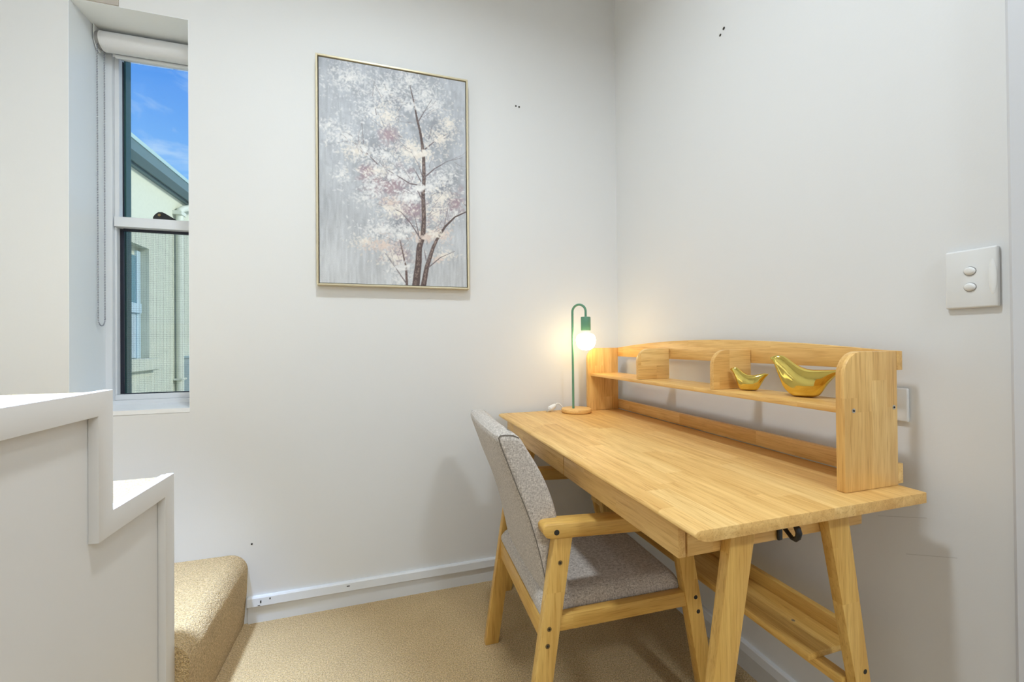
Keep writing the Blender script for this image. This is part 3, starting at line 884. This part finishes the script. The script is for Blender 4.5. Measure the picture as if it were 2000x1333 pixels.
# ------------------------------------------------------------------ hutch standing on the desk
HX0, HX1 = -0.225, -0.0655
hut = thing('desk_hutch', 'light rubberwood desk hutch with shelf, rounded dividers and arched back rail', 'shelf', (-0.15, -0.665, DZ))
def h3(x, y, z): return (x + 0.15, y + 0.665, z - DZ)
def rounded_panel(name, x0, x1, z0, z1, r, ya, yb, mat, bevel=0.0015):
    pr = [(x1, z0), (x1, z1)] + [(x0 + r - r * math.sin(math.radians(a)), z1 - r + r * math.cos(math.radians(a))) for a in range(0, 91, 9)] + [(x0, z0)]
    return MB().prism([(x + 0.15, z - DZ) for x, z in pr], 1, ya + 0.665, yb + 0.665).build(name, mat, hut, bevel, 2)
near_panel = rounded_panel('side_panel', HX0, HX1, DZ + 0.0005, 1.057, 0.052, -1.239, -1.221, WZ)
rounded_panel('side_panel', HX0, HX1, DZ + 0.0005, 1.057, 0.052, -0.106, -0.088, WZ)
box_obj('shelf_board', h3(-0.211, -1.2205, 0.9265), h3(-0.066, -0.1065, 0.939), WY, hut, 0.0015, 2)
rounded_panel('divider', -0.206, -0.0665, 0.9395, 1.056, 0.048, -0.482, -0.467, WX)
rounded_panel('divider', -0.206, -0.0665, 0.9395, 1.056, 0.048, -0.862, -0.847, WX)
# arched back rail
ya, yb = -1.2385, -0.0885
pr = [(ya, 1.015), (yb, 1.015)]
nseg = 28
for i in range(nseg + 1):
    t = i / nseg
    y = yb + (ya - yb) * t
    pr.append((y, 1.0565 + 0.031 * math.sin(math.pi * min(max((t - 0.02) / 0.96, 0), 1)) ** 0.85))
MB().prism([(y + 0.665, z - DZ) for y, z in pr], 0, -0.065 + 0.15, -0.047 + 0.15).build('back_rail', WY, hut, 0.001, 2)
box_obj('lower_rail', h3(-0.0650, -1.2385, 0.768), h3(-0.049, -0.0885, 0.811), WY, hut, 0.001, 2)
for (x, z) in ((-0.199, 0.934), (-0.077, 0.935)):
    s_ = plug(near_panel, h3(x, -1.239, z), (0, -1, 0), 0.0048, STEEL, 'bolt')
    plug(s_, h3(x, -1.2399, z), (0, -1, 0), 0.0020, DARK, 'bolt_socket', 0.001)

# ------------------------------------------------------------------ gold birds
def bird(name, label, topp, botp, base, d, half):
    """topp/botp: outlines (s, z) from beak to tail along the direction d"""
    b = thing(name, label, 'figurine', (base[0], base[1], 0.9393), math.atan2(d[1], d[0]))
    N, S = 64, 40
    a0, a1 = topp[0][0], topp[-1][0]
    k_ = (a1 - a0) * 0.012
    def cr(tab, x):
        return (lerp_tab(tab, x - 2 * k_) + 2 * lerp_tab(tab, x - k_) + 3 * lerp_tab(tab, x) + 2 * lerp_tab(tab, x + k_) + lerp_tab(tab, x + 2 * k_)) / 9
    vs, fs = [], []
    for i in range(N + 1):
        t = i / N
        q = 0.5 - 0.5 * math.cos(math.pi * t)
        s_ = a0 + (a1 - a0) * q
        zt_, zb_ = cr(topp, s_), max(cr(botp, s_), 0.0)
        if zt_ < zb_ + 0.001:
            m_ = (zt_ + zb_) / 2
            zt_, zb_ = m_ + 0.0005, m_ - 0.0005
        hgt = zt_ - zb_
        wd = half * lerp_tab([(0, 0.06), (0.08, 0.32), (0.2, 0.55), (0.35, 0.85), (0.5, 1.0), (0.62, 0.97), (0.75, 0.75), (0.9, 0.38), (1.0, 0.12)], q)
        mid_ = math.sin(math.pi * q)
        cl_ = 0.80 - 0.50 * math.sin(math.pi * min(1.0, q / 0.95)) ** 0.8        # wing line
        for k in range(S):
            a = 2 * math.pi * k / S
            ca, sa = math.cos(a), math.sin(a)
            zf = 0.5 + 0.5 * math.copysign(abs(sa) ** 0.85, sa)
            egg = 1.0 - 0.30 * mid_ * (zf - 0.4)
            e = min(1.0, max(0.0, (zf - cl_) / 0.12))
            wing = 1.0 + 0.10 * mid_ * e * e * (3 - 2 * e) - 0.05 * mid_
            vs.append((s_, wd * math.copysign(abs(ca) ** 0.85, ca) * egg * wing, zb_ + hgt * zf))
    for i in range(N):
        for k in range(S):
            j = (k + 1) % S
            fs.append((i * S + k, i * S + j, (i + 1) * S + j, (i + 1) * S + k))
    fs.append(tuple(range(S)))
    fs.append(tuple(range(N * S, (N + 1) * S)))
    MB().add(vs, fs, True).build('body', GOLD, b)
    return b
LT = [(-0.077, 0.0973), (-0.0714, 0.1011), (-0.0645, 0.104), (-0.0577, 0.1051), (-0.0497, 0.1045), (-0.0417, 0.1002), (-0.0313, 0.0916), (-0.0235, 0.0847), (-0.0107, 0.0757), (0.0019, 0.0706), (0.0144, 0.069), (0.0329, 0.0693), (0.0509, 0.0702), (0.0656, 0.0707), (0.076, 0.0712)]
LB = [(-0.077, 0.0962), (-0.0736, 0.0917), (-0.0689, 0.0853), (-0.0636, 0.0678), (-0.057, 0.0473), (-0.0505, 0.0269), (-0.044, 0.0162), (-0.0375, 0.0087), (-0.0277, 0.0008), (-0.0116, 0.0), (0.0136, 0.0), (0.026, 0.0045), (0.0335, 0.0149), (0.0433, 0.0335), (0.0554, 0.0506), (0.0655, 0.0615), (0.076, 0.0685)]
bird('bird_figurine', 'large polished gold bird ornament on the hutch shelf', LT, LB, (-0.118, -1.075), (0.57, -0.82), 0.026)
ST = [(-0.0538, 0.0603), (-0.0489, 0.0641), (-0.0441, 0.066), (-0.0392, 0.0667), (-0.0345, 0.0654), (-0.0281, 0.0602), (-0.0188, 0.0515), (-0.0079, 0.0457), (0.006, 0.0444), (0.0182, 0.0475), (0.0333, 0.0506), (0.0437, 0.0493)]
SB = [(-0.0538, 0.0594), (-0.0506, 0.0559), (-0.045, 0.0506), (-0.0396, 0.0328), (-0.0335, 0.0115), (-0.0256, 0.0003), (-0.0053, 0.0), (0.0132, 0.001), (0.0193, 0.0073), (0.027, 0.0234), (0.0362, 0.0395), (0.0437, 0.0484)]
bird('bird_figurine', 'small polished gold bird ornament beside the shelf divider', ST, SB, (-0.125, -0.917), (0.60, -0.80), 0.0155)

# ------------------------------------------------------------------ desk lamp
LXc, LYc = -0.297, -0.129
lamp = thing('desk_lamp', 'green bent-pipe desk lamp with bare lit globe bulb on a round wooden base', 'lamp', (LXc, LYc, DZ + 0.0004))
MB().lathe([(0.063, 0.0), (0.0670, 0.002), (0.0680, 0.006), (0.0680, 0.014), (0.0665, 0.0175), (0.063, 0.0185)], seg=48).build('base', WX, lamp)
sx, sy = -0.312 - LXc, 0.0
bx_, by_ = -0.269 - LXc, -0.175 - LYc
zt = 1.222 - DZ
R_ = math.hypot(bx_ - sx, by_ - sy) / 2
ux_, uy_ = (bx_ - sx) / (2 * R_), (by_ - sy) / (2 * R_)
pts = [(sx, sy, 0.0185), (sx, sy, 0.2), (sx, sy, zt)]
for i in range(1, 15):
    a = math.pi - math.pi * i / 14
    k = R_ + R_ * math.cos(a)
    pts.append((sx + ux_ * k, sy + uy_ * k, zt + R_ * math.sin(a)))
pts.append((bx_, by_, 1.196 - DZ))
MB().tube(pts, 0.0052, 14).build('stem', GREEN, lamp)
MB().lathe([(0.0060, 1.198 - DZ), (0.0205, 1.1965 - DZ), (0.0218, 1.194 - DZ), (0.0218, 1.138 - DZ), (0.0208, 1.136 - DZ)], (bx_, by_), 32).build('socket', GREEN, lamp)
MB().lathe([(0.0195, 1.1358 - DZ), (0.0205, 1.131 - DZ), (0.0255, 1.1215 - DZ)], (bx_, by_), 32).build('bulb_collar', WPLAST, lamp)
MB().lathe([(0.0255, 1.1212 - DZ), (0.0350, 1.1165 - DZ), (0.0415, 1.107 - DZ), (0.0437, 1.094 - DZ), (0.0420, 1.079 - DZ), (0.0365, 1.065 - DZ), (0.0278, 1.055 - DZ), (0.0160, 1.049 - DZ), (0.002, 1.047 - DZ)], (bx_, by_), 32).build('bulb', BULB, lamp)

# white plug and flex lying on the desk beside the lamp
pg = thing('power_plug', 'white power plug lying on the desk edge beside the lamp base', 'plug', (-0.394, -0.075, DZ + 0.0004))
pm = MB().tube([(-0.016, -0.004, 0.0125), (-0.012, -0.002, 0.0130), (0.010, 0.006, 0.022), (0.020, 0.009, 0.028)], [0.0085, 0.0120, 0.0115, 0.0070], 16)
pgo = pm.build('plug_body', WPLAST, pg)
MB().tube([(0.020, 0.009, 0.028), (0.030, 0.011, 0.034), (0.040, 0.010, 0.033), (0.052, 0.004, 0.020), (0.064, 0.002, 0.006), (0.068, 0.001, 0.0033)], 0.003, 10).build('flex', WPLAST, pg)
for dy in (-0.006, 0.006):
    MB().tube([(-0.016, -0.004 + dy, 0.0115), (-0.030, -0.009 + dy, 0.0035)], 0.0018, 8).build('prong', STEEL, pg)

# ------------------------------------------------------------------ chair
chair = thing('armchair', 'taupe grey upholstered dining armchair with light wood frame tucked under the desk', 'chair', (-0.778, -0.620, 0), math.radians(-2.0))
for s in (-1, 1):
    va, vb = sorted((s * 0.220, s * 0.250))
    def prof_leg(pr, name='leg', parent=chair):
        return MB().prism(pr, 1, va, vb).build(name, LZ, parent, 0.0025, 2)
    rear = prof_leg([(-0.023, 0), (0.026, 0), (0.1175, 0.5815), (0.0675, 0.5815)])
    frontl = prof_leg([(0.521, 0), (0.567, 0), (0.4700, 0.5605), (0.4210, 0.5605)])
    # arm with a rounded back end, sloping down slightly to the front
    aa, ab = sorted((s * 0.203, s * 0.254))
    def za(u): return 0.622 - 0.045 * (u - 0.03)
    top_ = [(0.040, za(0.04) - 0.003), (0.050, za(0.05)), (0.475, za(0.475)), (0.486, za(0.486) - 0.004), (0.490, za(0.49) - 0.012)]
    bot_ = [(0.488, za(0.488) - 0.034), (0.480, za(0.48) - 0.0395), (0.060, za(0.06) - 0.0395), (0.046, za(0.046) - 0.036), (0.036, za(0.036) - 0.024), (0.034, za(0.034) - 0.010)]
    arm = MB().prism(top_ + bot_, 1, aa, ab).build('armrest', LX, chair, 0.004, 3)
    plug(arm, (0.072, s * 0.254, 0.598), (0, s, 0), 0.0072)
    for (u_, z_) in ((0.082, 0.518), (0.051, 0.354), (0.046, 0.312)):
        plug(rear, (u_, s * 0.250, z_), (0, s, 0), 0.0062, BRASS, 'leg_bolt')
        plug(rear, (u_, s * 0.2507, z_), (0, s, 0), 0.0028, DARK, 'bolt_socket', 0.001)
    for (u_, z_) in ((0.487, 0.363), (0.495, 0.322)):
        plug(frontl, (u_, s * 0.250, z_), (0, s, 0), 0.0058)
    ra, rb_ = sorted((s * 0.222, s * 0.246))
    MB().prism([(0.052, 0.340), (0.487, 0.340), (0.480, 0.380), (0.060, 0.380)], 1, ra, rb_).build('side_rail', LX, chair, 0.002, 2)
box_obj('rear_rail', (0.036, -0.2195, 0.308), (0.056, 0.2195, 0.368), LY, chair, 0.002, 2)
box_obj('front_rail', (0.452, -0.2195, 0.335), (0.476, 0.2195, 0.380), LY, chair, 0.002, 2)

# seat pad: rounded slab, softly crowned
sm_ = MB()
NU, NV = 22, 20
U0, U1, V1 = 0.038, 0.462, 0.2185
grid_top, grid_bot = [], []
vs = []
def crown(a, b):
    """height factor 0 at the rim to 1 inside"""
    e = min(1.0, (1 - abs(a)) / 0.13); g = min(1.0, (1 - abs(b)) / 0.13)
    e = math.sqrt(max(0, 1 - (1 - e) ** 2)); g = math.sqrt(max(0, 1 - (1 - g) ** 2))
    return e * g
par_u = [-1, -0.995, -0.985, -0.965, -0.94, -0.90, -0.86, -0.7, -0.45, -0.2, 0, 0.2, 0.45, 0.7, 0.86, 0.90, 0.94, 0.965, 0.985, 0.995, 1]
nU = len(par_u)
for a in par_u:
    for b in par_u:
        u_ = (U0 + U1) / 2 + (U1 - U0) / 2 * a
        v_ = V1 * b
        cz = 0.384 + 0.034 * crown(a, b) + 0.014 * (1 - a * a) * (1 - b * b)
        vs.append((u_, v_, cz))
for a in par_u:
    for b in par_u:
        u_ = (U0 + U1) / 2 + (U1 - U0) / 2 * a
        vs.append((u_, V1 * b, 0.3715))
fs = []
n2 = nU * nU
for i in range(nU - 1):
    for j in range(nU - 1):
        k = i * nU + j
        fs.append((k, k + nU, k + nU + 1, k + 1))
        fs.append((n2 + k, n2 + k + 1, n2 + k + nU + 1, n2 + k + nU))
ring = [i * nU for i in range(nU)] + [(nU - 1) * nU + j for j in range(1, nU)] + [i * nU + nU - 1 for i in range(nU - 2, -1, -1)] + [j for j in range(nU - 2, 0, -1)]
for a_, b_ in zip(ring, ring[1:] + ring[:1]):
    fs.append((a_, b_, n2 + b_, n2 + a_))
sm_.add(vs, fs, True)
sm_.build('seat_cushion', FABRIC, chair)

# upholstered back: leaning slab, rounded edges, slight hollow across
REAR = [(0.392, 0.062), (0.428, 0.054), (0.536, 0.031), (0.624, 0.004), (0.716, -0.034), (0.78, -0.056), (0.843, -0.080)]
FRNT = [(0.392, 0.130), (0.45, 0.124), (0.53, 0.112), (0.623, 0.097), (0.666, 0.087), (0.739, 0.057), (0.803, 0.017), (0.852, -0.015)]
def smooth_tab(tab, z, k=0.03):
    return (lerp_tab(tab, z - k) + 2 * lerp_tab(tab, z) + lerp_tab(tab, z + k)) / 4
BV = 0.217
vs, fs = [], []
NZ = 26
SEC = 36
for i in range(NZ + 1):
    t = i / NZ
    z = 0.400 + (0.857 - 0.400) * t
    ru, fu = smooth_tab(REAR, z), smooth_tab(FRNT, z)
    # close the loft gently at the top
    shr = 1.0
    if z > 0.835:
        q = (z - 0.835) / 0.022
        shr = math.sqrt(max(0.0, 1 - q * q * 0.92))
    if z < 0.412:
        shr = 0.90 + 0.10 * (z - 0.400) / 0.012
    mid, hw = (ru + fu) / 2, (fu - ru) / 2 * shr
    bv = BV * (0.985 + 0.015 * shr) - (1 - shr) * 0.006
    for k in range(SEC):
        a = 2 * math.pi * k / SEC
        ca, sa = math.cos(a), math.sin(a)
        ex = 0.16
        v_ = bv * math.copysign(abs(ca) ** ex, ca)
        # super-ellipse: nearly square section
        du = hw * math.copysign(abs(sa) ** 0.30, sa)
        bow = -0.012 * (1 - (v_ / BV) ** 2)
        lean = 0.0
        vs.append((mid + du + bow, v_, z - 0.10 * du * (1 if z > 0.6 else (z - 0.4) / 0.2)))
for i in range(NZ):
    for k in range(SEC):
        j = (k + 1) % SEC
        fs.append((i * SEC + k, i * SEC + j, (i + 1) * SEC + j, (i + 1) * SEC + k))
fs.append(tuple(range(SEC))[::-1])
fs.append(tuple(range(NZ * SEC, (NZ + 1) * SEC)))
back = MB().add(vs, fs, True).build('backrest', FABRIC, chair)
md = back.modifiers.new('sub', 'SUBSURF'); md.levels = 1; md.render_levels = 1
from mathutils.bvhtree import BVHTree
bvh = BVHTree.FromPolygons([Vector(p) for p in vs], fs)
# piped seams down both rear edges and across the top corners
for s in (-1, 1):
    pts = []
    for i in range(24):
        z = 0.415 + (0.838 - 0.415) * i / 23
        pts.append((smooth_tab(REAR, z) + 0.0045, s * (BV - 0.0008), z))
    pts += [(smooth_tab(REAR, 0.843) + 0.012, s * (BV - 0.003), 0.845), (-0.050, s * (BV - 0.001), 0.846), (-0.030, s * (BV - 0.001), 0.844), (-0.014, s * (BV - 0.001), 0.836)]
    snapped = []
    for p in pts:
        loc, nor, _, _ = bvh.find_nearest(Vector(p))
        snapped.append(loc)
    MB().tube(snapped, 0.0014, 8).build('seam', SEAMM, back)
